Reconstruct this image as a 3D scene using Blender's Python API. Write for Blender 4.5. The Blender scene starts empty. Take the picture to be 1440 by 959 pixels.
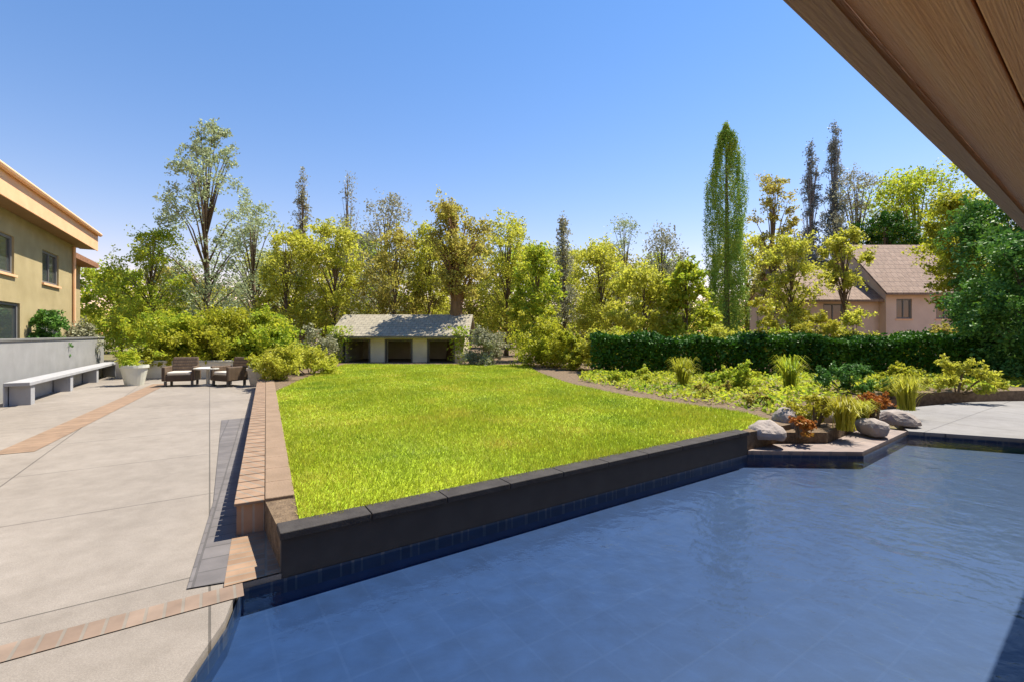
import bpy, math, random
import numpy as np
from mathutils import Vector

R = math.radians
S = bpy.context.scene
COL = S.collection
rng = np.random.default_rng(7)
random.seed(7)

# ---------------------------------------------------------------- camera, sky, sun, exposure
cd = bpy.data.cameras.new('camera')
cam = bpy.data.objects.new('camera', cd)
COL.objects.link(cam)
S.camera = cam
cd.lens = 16.0
cd.sensor_width = 36.0
cd.clip_start = 0.05
cd.clip_end = 4000
cd.shift_y = -9.5 / 1440.0
cam.location = (0, 0, 1.6)
cam.rotation_euler = (R(90), 0, 0)

SUN_AZ, SUN_EL = 57.0, 63.0          # azimuth from straight ahead towards the right
w = bpy.data.worlds.new('World')
S.world = w
w.use_nodes = True
wn, wl = w.node_tree.nodes, w.node_tree.links
sky = wn.new('ShaderNodeTexSky')
sky.sky_type = 'NISHITA'
sky.sun_disc = False
sky.sun_elevation = R(SUN_EL)
sky.sun_rotation = R(SUN_AZ)
sky.altitude = 0
sky.air_density = 1.5
sky.dust_density = 0.0
sky.ozone_density = 9.0
hs = wn.new('ShaderNodeHueSaturation')
hs.inputs['Saturation'].default_value = 1.2
wl.new(sky.outputs[0], hs.inputs['Color'])
tint = wn.new('ShaderNodeMix'); tint.data_type = 'RGBA'; tint.blend_type = 'MULTIPLY'; tint.inputs[0].default_value = 1.0
tint.inputs[7].default_value = (.87, .50, .455, 1)
gm_ = wn.new('ShaderNodeGamma'); gm_.inputs[1].default_value = 1.0
wl.new(hs.outputs[0], gm_.inputs[0])
wl.new(gm_.outputs[0], tint.inputs[6])
wl.new(tint.outputs[2], wn['Background'].inputs[0])
wn['Background'].inputs[1].default_value = 0.15

sl = bpy.data.lights.new('sun', 'SUN')
sun = bpy.data.objects.new('sun', sl)
COL.objects.link(sun)
sl.energy = 4.0
sl.angle = R(0.5)
sl.color = (1.0, 0.92, 0.78)
sv = Vector((math.sin(R(SUN_AZ)) * math.cos(R(SUN_EL)), math.cos(R(SUN_AZ)) * math.cos(R(SUN_EL)), math.sin(R(SUN_EL))))
sun.rotation_euler = sv.to_track_quat('Z', 'Y').to_euler()
S.view_settings.view_transform = 'Standard'
S.view_settings.look = 'None'
S.view_settings.gamma = 1.0
S.view_settings.exposure = 1.3
S.render.engine = 'CYCLES'
S.cycles.max_bounces = 8
S.cycles.transparent_max_bounces = 12
S.cycles.use_denoising = True

# ---------------------------------------------------------------- helpers: tagging
def tag(o, label=None, cat=None, group=None, kind=None):
    if label: o['label'] = label
    if cat: o['category'] = cat
    if group: o['group'] = group
    if kind: o['kind'] = kind
    return o

def thing(name, label, cat, loc=(0, 0, 0), rz=0.0, group=None):
    o = bpy.data.objects.new(name, None)
    COL.objects.link(o)
    o.empty_display_size = .2
    o.location = loc
    o.rotation_euler = (0, 0, rz)
    return tag(o, label, cat, group)

def link(name, me, mats, parent=None):
    o = bpy.data.objects.new(name, me)
    COL.objects.link(o)
    if not isinstance(mats, (list, tuple)): mats = [mats]
    if len(me.materials) == 0:
        for m in mats: me.materials.append(m)
    if parent: o.parent = parent
    return o

# ---------------------------------------------------------------- helpers: geometry
class MB:
    def __init__(s): s.v = []; s.f = []; s.mi = []
    def add(s, vs, fs, mi=0):
        b = len(s.v)
        s.v += [tuple(v) for v in vs]
        s.f += [tuple(i + b for i in f) for f in fs]
        s.mi += [mi] * len(fs)
    def box(s, x0, x1, y0, y1, z0, z1, mi=0):
        s.add([(x0, y0, z0), (x1, y0, z0), (x1, y1, z0), (x0, y1, z0), (x0, y0, z1), (x1, y0, z1), (x1, y1, z1), (x0, y1, z1)],
              [(0, 3, 2, 1), (4, 5, 6, 7), (0, 1, 5, 4), (1, 2, 6, 5), (2, 3, 7, 6), (3, 0, 4, 7)], mi)
    def prism(s, pts, z0, z1, mi=0):
        n = len(pts)
        a = sum(pts[i][0] * pts[(i + 1) % n][1] - pts[(i + 1) % n][0] * pts[i][1] for i in range(n))
        if a < 0: pts = pts[::-1]
        s.add([(p[0], p[1], z0) for p in pts] + [(p[0], p[1], z1) for p in pts],
              [tuple(range(n))[::-1], tuple(range(n, 2 * n))] + [(i, (i + 1) % n, n + (i + 1) % n, n + i) for i in range(n)], mi)
    def tube(s, pts, rad, n=8, mi=0):
        rings = []
        base = len(s.v)
        for k, p in enumerate(pts):
            p = Vector(p)
            t = (Vector(pts[min(k + 1, len(pts) - 1)]) - Vector(pts[max(k - 1, 0)])).normalized()
            ref = Vector((1, 0, 0)) if abs(t.x) < .8 else Vector((0, 1, 0))
            a = t.cross(ref).normalized(); b = t.cross(a)
            for i in range(n):
                an = 2 * math.pi * i / n
                s.v.append(tuple(p + (a * math.cos(an) + b * math.sin(an)) * rad[k]))
        for k in range(len(pts) - 1):
            for i in range(n):
                s.f.append((base + k * n + i, base + k * n + (i + 1) % n, base + (k + 1) * n + (i + 1) % n, base + (k + 1) * n + i)); s.mi.append(mi)
        s.f.append(tuple(base + i for i in range(n))[::-1]); s.mi.append(mi)
        s.f.append(tuple(base + (len(pts) - 1) * n + i for i in range(n))); s.mi.append(mi)
    def lathe(s, prof, n=20, c=(0, 0, 0), mi=0):
        base = len(s.v)
        for r, z in prof:
            for i in range(n):
                an = 2 * math.pi * i / n
                s.v.append((c[0] + r * math.cos(an), c[1] + r * math.sin(an), c[2] + z))
        for k in range(len(prof) - 1):
            for i in range(n):
                s.f.append((base + k * n + i, base + k * n + (i + 1) % n, base + (k + 1) * n + (i + 1) % n, base + (k + 1) * n + i)); s.mi.append(mi)
        s.f.append(tuple(base + i for i in range(n))[::-1]); s.mi.append(mi)
        s.f.append(tuple(base + (len(prof) - 1) * n + i for i in range(n))); s.mi.append(mi)
    def build(s, name, mats, parent=None, bevel=0.0, smooth=False):
        me = bpy.data.meshes.new(name)
        me.from_pydata(s.v, [], s.f)
        me.polygons.foreach_set('material_index', s.mi)
        if smooth: me.polygons.foreach_set('use_smooth', [True] * len(s.f))
        me.update()
        o = link(name, me, mats, parent)
        if bevel:
            b = o.modifiers.new('bevel', 'BEVEL'); b.width = bevel; b.segments = 2; b.limit_method = 'ANGLE'
        return o

def sheet(name, pts, z, m, kind='structure'):
    me = bpy.data.meshes.new(name)
    a = sum(pts[i][0] * pts[(i + 1) % len(pts)][1] - pts[(i + 1) % len(pts)][0] * pts[i][1] for i in range(len(pts)))
    if a < 0: pts = pts[::-1]
    me.from_pydata([(p[0], p[1], z) for p in pts], [], [tuple(range(len(pts)))])
    return tag(link(name, me, m), kind=kind)

def inside(px, py, poly):
    c = np.zeros(len(px), bool)
    n = len(poly)
    for i in range(n):
        x0, y0 = poly[i]; x1, y1 = poly[(i + 1) % n]
        cond = ((y0 > py) != (y1 > py)) & (px < (x1 - x0) * (py - y0) / (y1 - y0 + 1e-12) + x0)
        c ^= cond
    return c

# ---------------------------------------------------------------- helpers: materials
def new_mat(name):
    m = bpy.data.materials.new(name); m.use_nodes = True
    nt = m.node_tree
    return m, nt, nt.nodes, nt.links, nt.nodes['Principled BSDF']

def ramp(N, stops):
    r = N.new('ShaderNodeValToRGB')
    e = r.color_ramp.elements
    while len(e) < len(stops): e.new(.5)
    for i, (p, c) in enumerate(stops):
        e[i].position = p; e[i].color = (*c, 1)
    return r

def mat(name, stops, scale=3.0, rough=.8, bump=.2, bscale=40, detail=6, metal=0, spec=.4, coord='Object', stretch=None):
    m, nt, N, L, P = new_mat(name)
    tc = N.new('ShaderNodeTexCoord')
    src = tc.outputs[coord]
    if stretch:
        mp = N.new('ShaderNodeMapping'); mp.inputs['Scale'].default_value = stretch
        L.new(src, mp.inputs[0]); src = mp.outputs[0]
    no = N.new('ShaderNodeTexNoise'); no.inputs['Scale'].default_value = scale; no.inputs['Detail'].default_value = detail
    L.new(src, no.inputs[0])
    rp = ramp(N, stops); L.new(no.outputs[0], rp.inputs[0]); L.new(rp.outputs[0], P.inputs['Base Color'])
    P.inputs['Roughness'].default_value = rough; P.inputs['Metallic'].default_value = metal
    P.inputs['Specular IOR Level'].default_value = spec
    if bump:
        n2 = N.new('ShaderNodeTexNoise'); n2.inputs['Scale'].default_value = bscale; n2.inputs['Detail'].default_value = 5
        L.new(src, n2.inputs[0])
        b = N.new('ShaderNodeBump'); b.inputs['Strength'].default_value = bump; b.inputs['Distance'].default_value = .02
        L.new(n2.outputs[0], b.inputs['Height']); L.new(b.outputs[0], P.inputs['Normal'])
    return m

def brick_mat(name, c1, c2, mortar, bw, bh, rough=.85, rot=0.0, ms=.012, bump=.4, offset=.5):
    m, nt, N, L, P = new_mat(name)
    tc = N.new('ShaderNodeTexCoord'); mp = N.new('ShaderNodeMapping'); mp.inputs['Rotation'].default_value = (0, 0, rot)
    L.new(tc.outputs['Object'], mp.inputs[0])
    br = N.new('ShaderNodeTexBrick')
    br.inputs['Color1'].default_value = (*c1, 1); br.inputs['Color2'].default_value = (*c2, 1); br.inputs['Mortar'].default_value = (*mortar, 1)
    br.inputs['Scale'].default_value = 1; br.inputs['Mortar Size'].default_value = ms
    br.inputs['Brick Width'].default_value = bw; br.inputs['Row Height'].default_value = bh
    br.offset = offset
    L.new(mp.outputs[0], br.inputs[0])
    no = N.new('ShaderNodeTexNoise'); no.inputs['Scale'].default_value = 6; no.inputs['Detail'].default_value = 8
    L.new(tc.outputs['Object'], no.inputs[0])
    mx = N.new('ShaderNodeMix'); mx.data_type = 'RGBA'; mx.blend_type = 'MULTIPLY'; mx.inputs[0].default_value = .55
    rp = ramp(N, [(.3, (.6, .58, .56)), (.7, (1.15, 1.12, 1.1))]); L.new(no.outputs[0], rp.inputs[0])
    L.new(br.outputs['Color'], mx.inputs[6]); L.new(rp.outputs[0], mx.inputs[7]); L.new(mx.outputs[2], P.inputs['Base Color'])
    P.inputs['Roughness'].default_value = rough
    b = N.new('ShaderNodeBump'); b.inputs['Strength'].default_value = bump; b.inputs['Distance'].default_value = .008; b.invert = True
    ad = N.new('ShaderNodeMath'); ad.operation = 'MULTIPLY_ADD'; ad.inputs[1].default_value = -.3
    n2 = N.new('ShaderNodeTexNoise'); n2.inputs['Scale'].default_value = 60; L.new(tc.outputs['Object'], n2.inputs[0])
    L.new(n2.outputs[0], ad.inputs[0]); L.new(br.outputs['Fac'], ad.inputs[2])
    L.new(ad.outputs[0], b.inputs['Height']); L.new(b.outputs[0], P.inputs['Normal'])
    return m

def leaf_mat(name, cols, trans=.55, rough=.55):
    m, nt, N, L, P = new_mat(name)
    g = N.new('ShaderNodeNewGeometry'); tc = N.new('ShaderNodeTexCoord')
    no = N.new('ShaderNodeTexNoise'); no.inputs['Scale'].default_value = 1.1; no.inputs['Detail'].default_value = 3; L.new(tc.outputs['Object'], no.inputs[0])
    st = N.new('ShaderNodeMapRange'); st.inputs[1].default_value = .3; st.inputs[2].default_value = .7; L.new(no.outputs[0], st.inputs[0])
    mxv = N.new('ShaderNodeMix'); mxv.inputs[0].default_value = .42; L.new(st.outputs[0], mxv.inputs[2]); L.new(g.outputs['Random Per Island'], mxv.inputs[3])
    n = len(cols)
    rp = ramp(N, [(.12 + .76 * i / max(n - 1, 1), c) for i, c in enumerate(cols)])
    L.new(mxv.outputs[0], rp.inputs[0])
    L.new(rp.outputs[0], P.inputs['Base Color'])
    P.inputs['Roughness'].default_value = rough
    P.inputs['Specular IOR Level'].default_value = .3
    t = N.new('ShaderNodeBsdfTranslucent'); L.new(rp.outputs[0], t.inputs['Color'])
    ms = N.new('ShaderNodeMixShader'); ms.inputs[0].default_value = trans
    L.new(P.outputs[0], ms.inputs[1]); L.new(t.outputs[0], ms.inputs[2])
    L.new(ms.outputs[0], N['Material Output'].inputs['Surface'])
    return m

M = {}
M['bark'] = mat('bark', [(.3, (.09, .06, .035)), (.7, (.2, .145, .09))], 6, .9, .6, 25, stretch=(1, 1, .2))
M['red_bark'] = mat('red_bark', [(.3, (.13, .07, .03)), (.7, (.26, .15, .07))], 6, .9, .6, 25, stretch=(1, 1, .2))
M['grey_bark'] = mat('grey_bark', [(.3, (.16, .15, .15)), (.7, (.3, .29, .28))], 6, .9, .5, 25, stretch=(1, 1, .2))
M['olive'] = leaf_mat('olive_leaf', [(0.266, 0.277, 0.048), (0.460, 0.476, 0.048), (0.597, 0.573, 0.081), (0.390, 0.476, 0.040)])
M['green'] = leaf_mat('green_leaf', [(0.167, 0.273, 0.025), (0.333, 0.450, 0.036), (0.501, 0.505, 0.039), (0.301, 0.386, 0.039)])
M['lime'] = leaf_mat('lime_leaf', [(0.239, 0.288, 0.019), (0.376, 0.404, 0.030), (0.463, 0.449, 0.037), (0.317, 0.346, 0.025)])
M['brown'] = leaf_mat('brown_leaf', [(0.213, 0.164, 0.037), (0.372, 0.328, 0.062), (0.505, 0.447, 0.094), (0.292, 0.328, 0.037)])
M['grey'] = leaf_mat('grey_leaf', [(0.231, 0.231, 0.140), (0.340, 0.340, 0.205), (0.433, 0.433, 0.278)], .25)
M['pale'] = leaf_mat('pale_leaf', [(0.297, 0.354, 0.200), (0.415, 0.479, 0.252), (0.316, 0.394, 0.150)], .3)
M['slate'] = leaf_mat('slate_leaf', [(0.138, 0.169, 0.178), (0.217, 0.257, 0.257), (0.277, 0.296, 0.237)], .2)
M['dark'] = leaf_mat('dark_leaf', [(0.017, 0.066, 0.005), (0.030, 0.112, 0.007), (0.056, 0.159, 0.009), (0.042, 0.112, 0.005)], .2)
M['deep'] = leaf_mat('deep_leaf', [(0.049, 0.145, 0.029), (0.097, 0.232, 0.037), (0.157, 0.292, 0.029)], .25)
M['cypress'] = leaf_mat('cypress_leaf', [(0.142, 0.265, 0.045), (0.269, 0.424, 0.050), (0.392, 0.455, 0.059)], .2)
M['yellow'] = leaf_mat('yellow_leaf', [(0.350, 0.329, 0.028), (0.480, 0.450, 0.035), (0.480, 0.450, 0.065)], .35)
M['rust'] = leaf_mat('rust_petal', [(0.319, 0.111, 0.024), (0.480, 0.176, 0.032), (0.384, 0.240, 0.032)], .3)
M['grass'] = leaf_mat('grass_blade', [(0.260, 0.315, 0.020), (0.353, 0.410, 0.026), (0.437, 0.438, 0.044), (0.301, 0.375, 0.020)], .35)
nt = M['grass'].node_tree; N, L = nt.nodes, nt.links
tc = N.new('ShaderNodeTexCoord'); no = N.new('ShaderNodeTexNoise'); no.inputs['Scale'].default_value = .9; no.inputs['Detail'].default_value = 6; L.new(tc.outputs['Object'], no.inputs[0])
rp = ramp(N, [(.28, (.62, .76, .9)), (.42, (.92, .97, 1)), (.55, (1, 1, 1)), (.72, (1.3, 1.08, 1.9))]); L.new(no.outputs[0], rp.inputs[0])
mx = N.new('ShaderNodeMix'); mx.data_type = 'RGBA'; mx.blend_type = 'MULTIPLY'; mx.inputs[0].default_value = 1
src = [l.from_socket for l in L if l.to_socket == N['Principled BSDF'].inputs['Base Color']][0]
L.new(src, mx.inputs[6]); L.new(rp.outputs[0], mx.inputs[7])
L.new(mx.outputs[2], N['Principled BSDF'].inputs['Base Color'])
for n in N:
    if n.type == 'BSDF_TRANSLUCENT': L.new(mx.outputs[2], n.inputs['Color'])

# ---------------------------------------------------------------- foliage
def leaf_mesh(name, pts, size, up=.3, seed=0, squash=.55):
    """one small pointed leaf per point"""
    r = np.random.default_rng(seed)
    n = len(pts)
    nr = r.normal(size=(n, 3)); nr[:, 2] += up
    nr /= np.linalg.norm(nr, axis=1)[:, None]
    t = r.normal(size=(n, 3)); t -= (t * nr).sum(1)[:, None] * nr
    t /= np.linalg.norm(t, axis=1)[:, None]
    b = np.cross(nr, t)
    s = size * r.uniform(.6, 1.35, n)[:, None]
    v = np.empty((n, 4, 3), np.float32)
    v[:, 0] = pts - t * s
    v[:, 1] = pts + b * s * squash + nr * s * .15
    v[:, 2] = pts + t * s
    v[:, 3] = pts - b * s * squash + nr * s * .15
    me = bpy.data.meshes.new(name)
    me.vertices.add(n * 4); me.vertices.foreach_set('co', v.reshape(-1))
    me.loops.add(n * 4); me.loops.foreach_set('vertex_index', np.arange(n * 4, dtype=np.int32))
    me.polygons.add(n); me.polygons.foreach_set('loop_start', np.arange(0, n * 4, 4, dtype=np.int32))
    me.polygons.foreach_set('loop_total', np.full(n, 4, np.int32))
    me.update(calc_edges=True)
    return me

def clump_points(r, centres, rad, per, twigs=9):
    """leaves strung along short twigs that spray out from each clump centre"""
    out = []
    for c, k in zip(centres, rad):
        d = r.normal(size=(twigs, 3)); d[:, 2] = d[:, 2] * .7 + .15; d /= np.linalg.norm(d, axis=1)[:, None]
        ln = k * r.uniform(.55, 1.55, twigs)
        w = r.integers(0, twigs, per)
        q = r.uniform(.05, 1, per) ** .7
        p = d[w] * (ln[w] * q)[:, None]
        p[:, 2] -= .18 * k * q ** 2
        p += r.normal(0, 1, (per, 3)) * (k * (.10 + .16 * (1 - q)))[:, None]
        out.append(c + p)
    return np.concatenate(out)

def conifer_points(r, H, W, n, clear):
    """layered drooping boughs of very unequal length"""
    nb = 110
    zb = clear + (1 - clear) * np.sort(r.uniform(0, 1, nb)) ** .9
    ab = r.uniform(0, 2 * math.pi, nb)
    lb = W / 2 * (1 - (zb - clear) / (1 - clear) * .93) ** .8 * r.uniform(.45, 1.25, nb)
    w = r.choice(nb, n, p=lb / lb.sum()); q = r.uniform(.03, 1, n)
    x = lb[w] * q
    z = zb[w] * H - .22 * x * q - r.exponential(.05 * W, n) + .04 * W
    p = np.stack([x * np.cos(ab[w]), x * np.sin(ab[w]), z], 1)
    return p + r.normal(0, .035 * W, (n, 3))

def make_tree(name, label, cat, loc, height, width, leaf, bark='bark', shape='round', clear=.25, clumps=40, per=120,
              size=.11, seed=0, group=None, crad=.22, trunk_r=None, lean=0.0):
    """tapered trunk with limbs reaching into leaf clumps spread through the crown"""
    r = np.random.default_rng(seed)
    t = thing(name, label, cat, loc, 0, group)
    H, W = height, width
    tr = trunk_r or max(.05, H * .0125)
    cl = []
    while len(cl) < clumps:
        z = clear + (1 - clear) * min(.995, (len(cl) * .6180339 + seed * .37) % 1.0)
        q = (z - clear) / (1 - clear)
        if shape == 'round': rr = math.sqrt(max(0, 1 - (2 * q - .85) ** 2 / 1.35)) if q < 1 else 0
        elif shape == 'cone': rr = (1 - q) ** .75 * .95 + .06
        elif shape == 'column': rr = min(1, (1 - q) * 3.2 + .12) * (0.8 + .2 * math.sin(q * 9 + seed))
        elif shape == 'vase': rr = .35 + .65 * q if q < .75 else 1 - (q - .75) * 2.2
        else: rr = 1 if q < .8 else 1 - (q - .8) * 2.5
        a = r.uniform(0, 2 * math.pi); k = math.sqrt(r.uniform(.05, 1)) * rr * W / 2
        cl.append((k * math.cos(a) + lean * z * H, k * math.sin(a), z * H))
    cl = np.array(cl)
    rad = W * crad * r.uniform(.6, 1.25, len(cl))
    if shape in ('column', 'cone'): rad *= (1.2 - .7 * cl[:, 2] / H)
    cl[:, 2] = np.minimum(cl[:, 2], H - rad * .6)
    cl[:, 2] = np.maximum(cl[:, 2], rad * .6 + .03)
    tb = MB()
    wob = [(lean * H * f + r.normal() * .02 * H * f * (0 if f == 0 else 1) * .5, r.normal() * .01 * H * f, H * f) for f in (0, .12, .3, .5, .7, .88)]
    tb.tube(wob, [tr * 1.5, tr * 1.1, tr * .9, tr * .65, tr * .4, tr * .15], 8)
    for i in range(0, len(cl), max(1, len(cl) // 34)):
        c = cl[i]
        f = min(.8, max(.1, (c[2] / H) * .6))
        zi = f * H
        base = None
        for k in range(len(wob) - 1):
            if wob[k][2] <= zi <= wob[k + 1][2]:
                u = (zi - wob[k][2]) / (wob[k + 1][2] - wob[k][2]); base = tuple(wob[k][j] * (1 - u) + wob[k + 1][j] * u for j in range(3))
        mid = tuple(base[j] * .45 + c[j] * .55 + (0 if j < 2 else .04 * H) for j in range(3))
        tb.tube([base, mid, tuple(c)], [tr * (.34 if shape != 'cone' else .16), tr * (.2 if shape != 'cone' else .1), tr * .06], 5)
    tb.build('trunk', M[bark], t, smooth=True)
    pts = conifer_points(r, H, W, int(clumps * per * 1.7), clear) if shape == 'cone' else clump_points(r, cl, rad, int(per * 2.1))
    link('crown', leaf_mesh('crown', pts, size * .70, seed=seed), M[leaf], t)
    return t

def make_shrub(name, label, cat, loc, height, width, leaf, seed=0, n=2600, size=.055, group=None, flowers=None, stems=7, depth=None):
    r = np.random.default_rng(seed)
    t = thing(name, label, cat, loc, 0, group)
    D = depth or width
    k = max(8, int(n / 220))
    cl = np.stack([r.normal(0, .22, k) * width, r.normal(0, .22, k) * D, r.uniform(.15, .85, k) * height], 1)
    cl[:, 0] = np.clip(cl[:, 0], -width * .42, width * .42); cl[:, 1] = np.clip(cl[:, 1], -D * .42, D * .42)
    edge = np.maximum(np.abs(cl[:, 0]) / (width * .5), np.abs(cl[:, 1]) / (D * .5))
    cl[:, 2] *= (1.05 - .45 * edge)
    rad = np.minimum(width, height) * r.uniform(.16, .3, k)
    pts = clump_points(r, cl, rad, int(1.8 * n / k))
    pts[:, 2] = np.abs(pts[:, 2]) + .01
    sb = MB()
    for i in range(stems):
        c = cl[i % k]
        sb.tube([(c[0] * .2, c[1] * .2, -.05), (c[0] * .6, c[1] * .6, c[2] * .55), tuple(c)], [.02, .014, .005], 5)
    sb.build('stem', M['bark'], t)
    link('foliage', leaf_mesh('foliage', pts, size * .78, seed=seed), M[leaf], t)
    if flowers:
        sel = pts[r.choice(len(pts), max(20, int(len(pts) * .12)), replace=False)].copy()
        sel += r.normal(0, .02, sel.shape); sel[:, 2] += .04
        link('flowers', leaf_mesh('flowers', sel, size * .9, seed=seed + 1), M[flowers], t)
    return t

def make_tuft(label, loc, h, spread, leaf, seed, n=260, group=None):
    """ornamental grass: arching strap leaves from one crown"""
    r = np.random.default_rng(seed)
    mb = MB()
    for k in range(n):
        a = r.uniform(0, 2 * math.pi); hh = h * r.uniform(.6, 1.1); o = spread * r.uniform(.1, 1); wd = .006 + .004 * r.uniform()
        bx_, by_ = r.normal(0, .05, 2)
        ca, sa = math.cos(a), math.sin(a)
        pts_ = [(bx_, by_, 0), (bx_ + ca * o * .25, by_ + sa * o * .25, hh * .6), (bx_ + ca * o * .65, by_ + sa * o * .65, hh * .95), (bx_ + ca * o, by_ + sa * o, hh * .8)]
        ws = [wd, wd * 1.1, wd * .8, .0008]
        v = []
        for p, q in zip(pts_, ws): v += [(p[0] - sa * q, p[1] + ca * q, p[2]), (p[0] + sa * q, p[1] - ca * q, p[2])]
        mb.add(v, [(0, 1, 3, 2), (2, 3, 5, 4), (4, 5, 7, 6)])
    o = mb.build('ornamental_grass', M[leaf]); o.location = loc
    return tag(o, label, 'grass plant', group)

# ---------------------------------------------------------------- layout (metres; camera stands at the origin, looking along +Y)
UA, WA = 56.4, -28.4
u = (math.sin(R(UA)), math.cos(R(UA)))              # along the pool's long side
wv = (math.sin(R(WA)), math.cos(R(WA)))             # along the patio's edge, away from the pool
W0 = (-1.70, 2.87)                                  # corner where wall, brick edging and pool meet
def al(s, t=0.0, o=W0): return (o[0] + u[0] * s + wv[0] * t, o[1] + u[1] * s + wv[1] * t)
un = (-u[1], u[0])                                  # across the pool, towards the lawn

# ---------------------------------------------------------------- the setting
M['soil'] = mat('soil', [(.3, (.10, .07, .04)), (.5, (.16, .13, .06)), (.7, (.14, .15, .04))], 1.2, .95, .6, 30)
M['mulch'] = mat('mulch', [(.3, (.09, .06, .035)), (.7, (.2, .14, .085))], 14, .95, .9, 60)
M['lawn'] = mat('lawn', [(.3, (.23, .32, .008)), (.5, (.29, .40, .01)), (.7, (.36, .44, .014))], 1.6, .95, .8, 120)

def concrete(name, a, b, rot, bw, bh):
    m, nt, N, L, P = new_mat(name)
    tc = N.new('ShaderNodeTexCoord'); mp = N.new('ShaderNodeMapping'); mp.inputs['Rotation'].default_value = (0, 0, rot)
    L.new(tc.outputs['Object'], mp.inputs[0])
    br = N.new('ShaderNodeTexBrick'); br.offset = 0.0
    br.inputs['Color1'].default_value = (*a, 1); br.inputs['Color2'].default_value = (*b, 1); br.inputs['Mortar'].default_value = (*[c * .42 for c in a], 1)
    br.inputs['Scale'].default_value = 1; br.inputs['Mortar Size'].default_value = .007; br.inputs['Mortar Smooth'].default_value = .1
    br.inputs['Brick Width'].default_value = bw; br.inputs['Row Height'].default_value = bh
    L.new(mp.outputs[0], br.inputs[0])
    col = br.outputs['Color']
    for sc, det, lo, hi, p0, p1 in ((.55, 9, .84, 1.08, .33, .62), (5, 10, .88, 1.07, .32, .66), (160, 2, .82, 1.12, .35, .7)):
        no = N.new('ShaderNodeTexNoise'); no.inputs['Scale'].default_value = sc; no.inputs['Detail'].default_value = det; no.inputs['Roughness'].default_value = .65
        L.new(tc.outputs['Object'], no.inputs[0])
        rp = ramp(N, [(p0, (lo, lo * .99, lo * .975)), (p1, (hi, hi, hi))]); L.new(no.outputs[0], rp.inputs[0])
        mx = N.new('ShaderNodeMix'); mx.data_type = 'RGBA'; mx.blend_type = 'MULTIPLY'; mx.inputs[0].default_value = 1
        L.new(col, mx.inputs[6]); L.new(rp.outputs[0], mx.inputs[7]); col = mx.outputs[2]
    vo = N.new('ShaderNodeTexVoronoi'); vo.inputs['Scale'].default_value = 1.7; L.new(tc.outputs['Object'], vo.inputs[0])
    rp = ramp(N, [(.02, (.72, .70, .66)), (.05, (1, 1, 1))]); L.new(vo.outputs['Distance'], rp.inputs[0])
    mx = N.new('ShaderNodeMix'); mx.data_type = 'RGBA'; mx.blend_type = 'MULTIPLY'; mx.inputs[0].default_value = .6
    L.new(col, mx.inputs[6]); L.new(rp.outputs[0], mx.inputs[7])
    L.new(mx.outputs[2], P.inputs['Base Color']); P.inputs['Roughness'].default_value = .85
    b = N.new('ShaderNodeBump'); b.inputs['Strength'].default_value = .35; b.inputs['Distance'].default_value = .006; b.invert = True
    n2 = N.new('ShaderNodeTexNoise'); n2.inputs['Scale'].default_value = 110; L.new(tc.outputs['Object'], n2.inputs[0])
    ad = N.new('ShaderNodeMath'); ad.operation = 'MULTIPLY_ADD'; ad.inputs[1].default_value = -.35
    L.new(n2.outputs[0], ad.inputs[0]); L.new(br.outputs['Fac'], ad.inputs[2]); L.new(ad.outputs[0], b.inputs['Height']); L.new(b.outputs[0], P.inputs['Normal'])
    return m
M['concrete'] = concrete('patio_concrete', (.232, .205, .178), (.248, .22, .192), R(90 - UA) * -1, 1.8, 1.8)
M['deck'] = concrete('deck_concrete', (.19, .185, .185), (.205, .2, .2), R(90 - UA) * -1, 1.2, 1.2)
M['brick'] = brick_mat('paving_brick', (0.2, 0.142, 0.105), (0.24, 0.178, 0.135), (0.2, 0.175, 0.145), .085, 7.0, .85, -R(90 - UA), .008)
M['edge_brick'] = brick_mat('edging_brick', (0.213, 0.136, 0.085), (0.277, 0.183, 0.118), (0.218, 0.181, 0.141), .085, 7.0, .85, -R(90 - WA), .008)

pool = [al(-.02), al(5.82), (4.65, 6.02), (6.35, 7.3), (8.2, 6.5), (11, 4.4), (8, .4), (-.6, .9), (-1.34, 1.5), (-1.50, 2.1), (-1.58, 2.5)]
pc = (sum(p[0] for p in pool) / len(pool), sum(p[1] for p in pool) / len(pool))
def inset(k): return [(pc[0] + (p[0] - pc[0]) * k, pc[1] + (p[1] - pc[1]) * k) for p in pool]
from mathutils.geometry import tessellate_polygon
outer = [(-900, -60), (900, -60), (900, 1500), (-900, 1500)]
allp = [Vector((*p, -.03)) for p in outer] + [Vector((*p, -.03)) for p in pool]
tri = tessellate_polygon([[Vector((*p, 0)) for p in outer], [Vector((*p, 0)) for p in pool]])
g = MB(); g.add([tuple(v) for v in allp], [tuple(t_) if (allp[t_[1]] - allp[t_[0]]).cross(allp[t_[2]] - allp[t_[0]]).z > 0 else tuple(t_[::-1]) for t_ in tri])
tag(g.build('ground', M['soil']), kind='structure')

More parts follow.
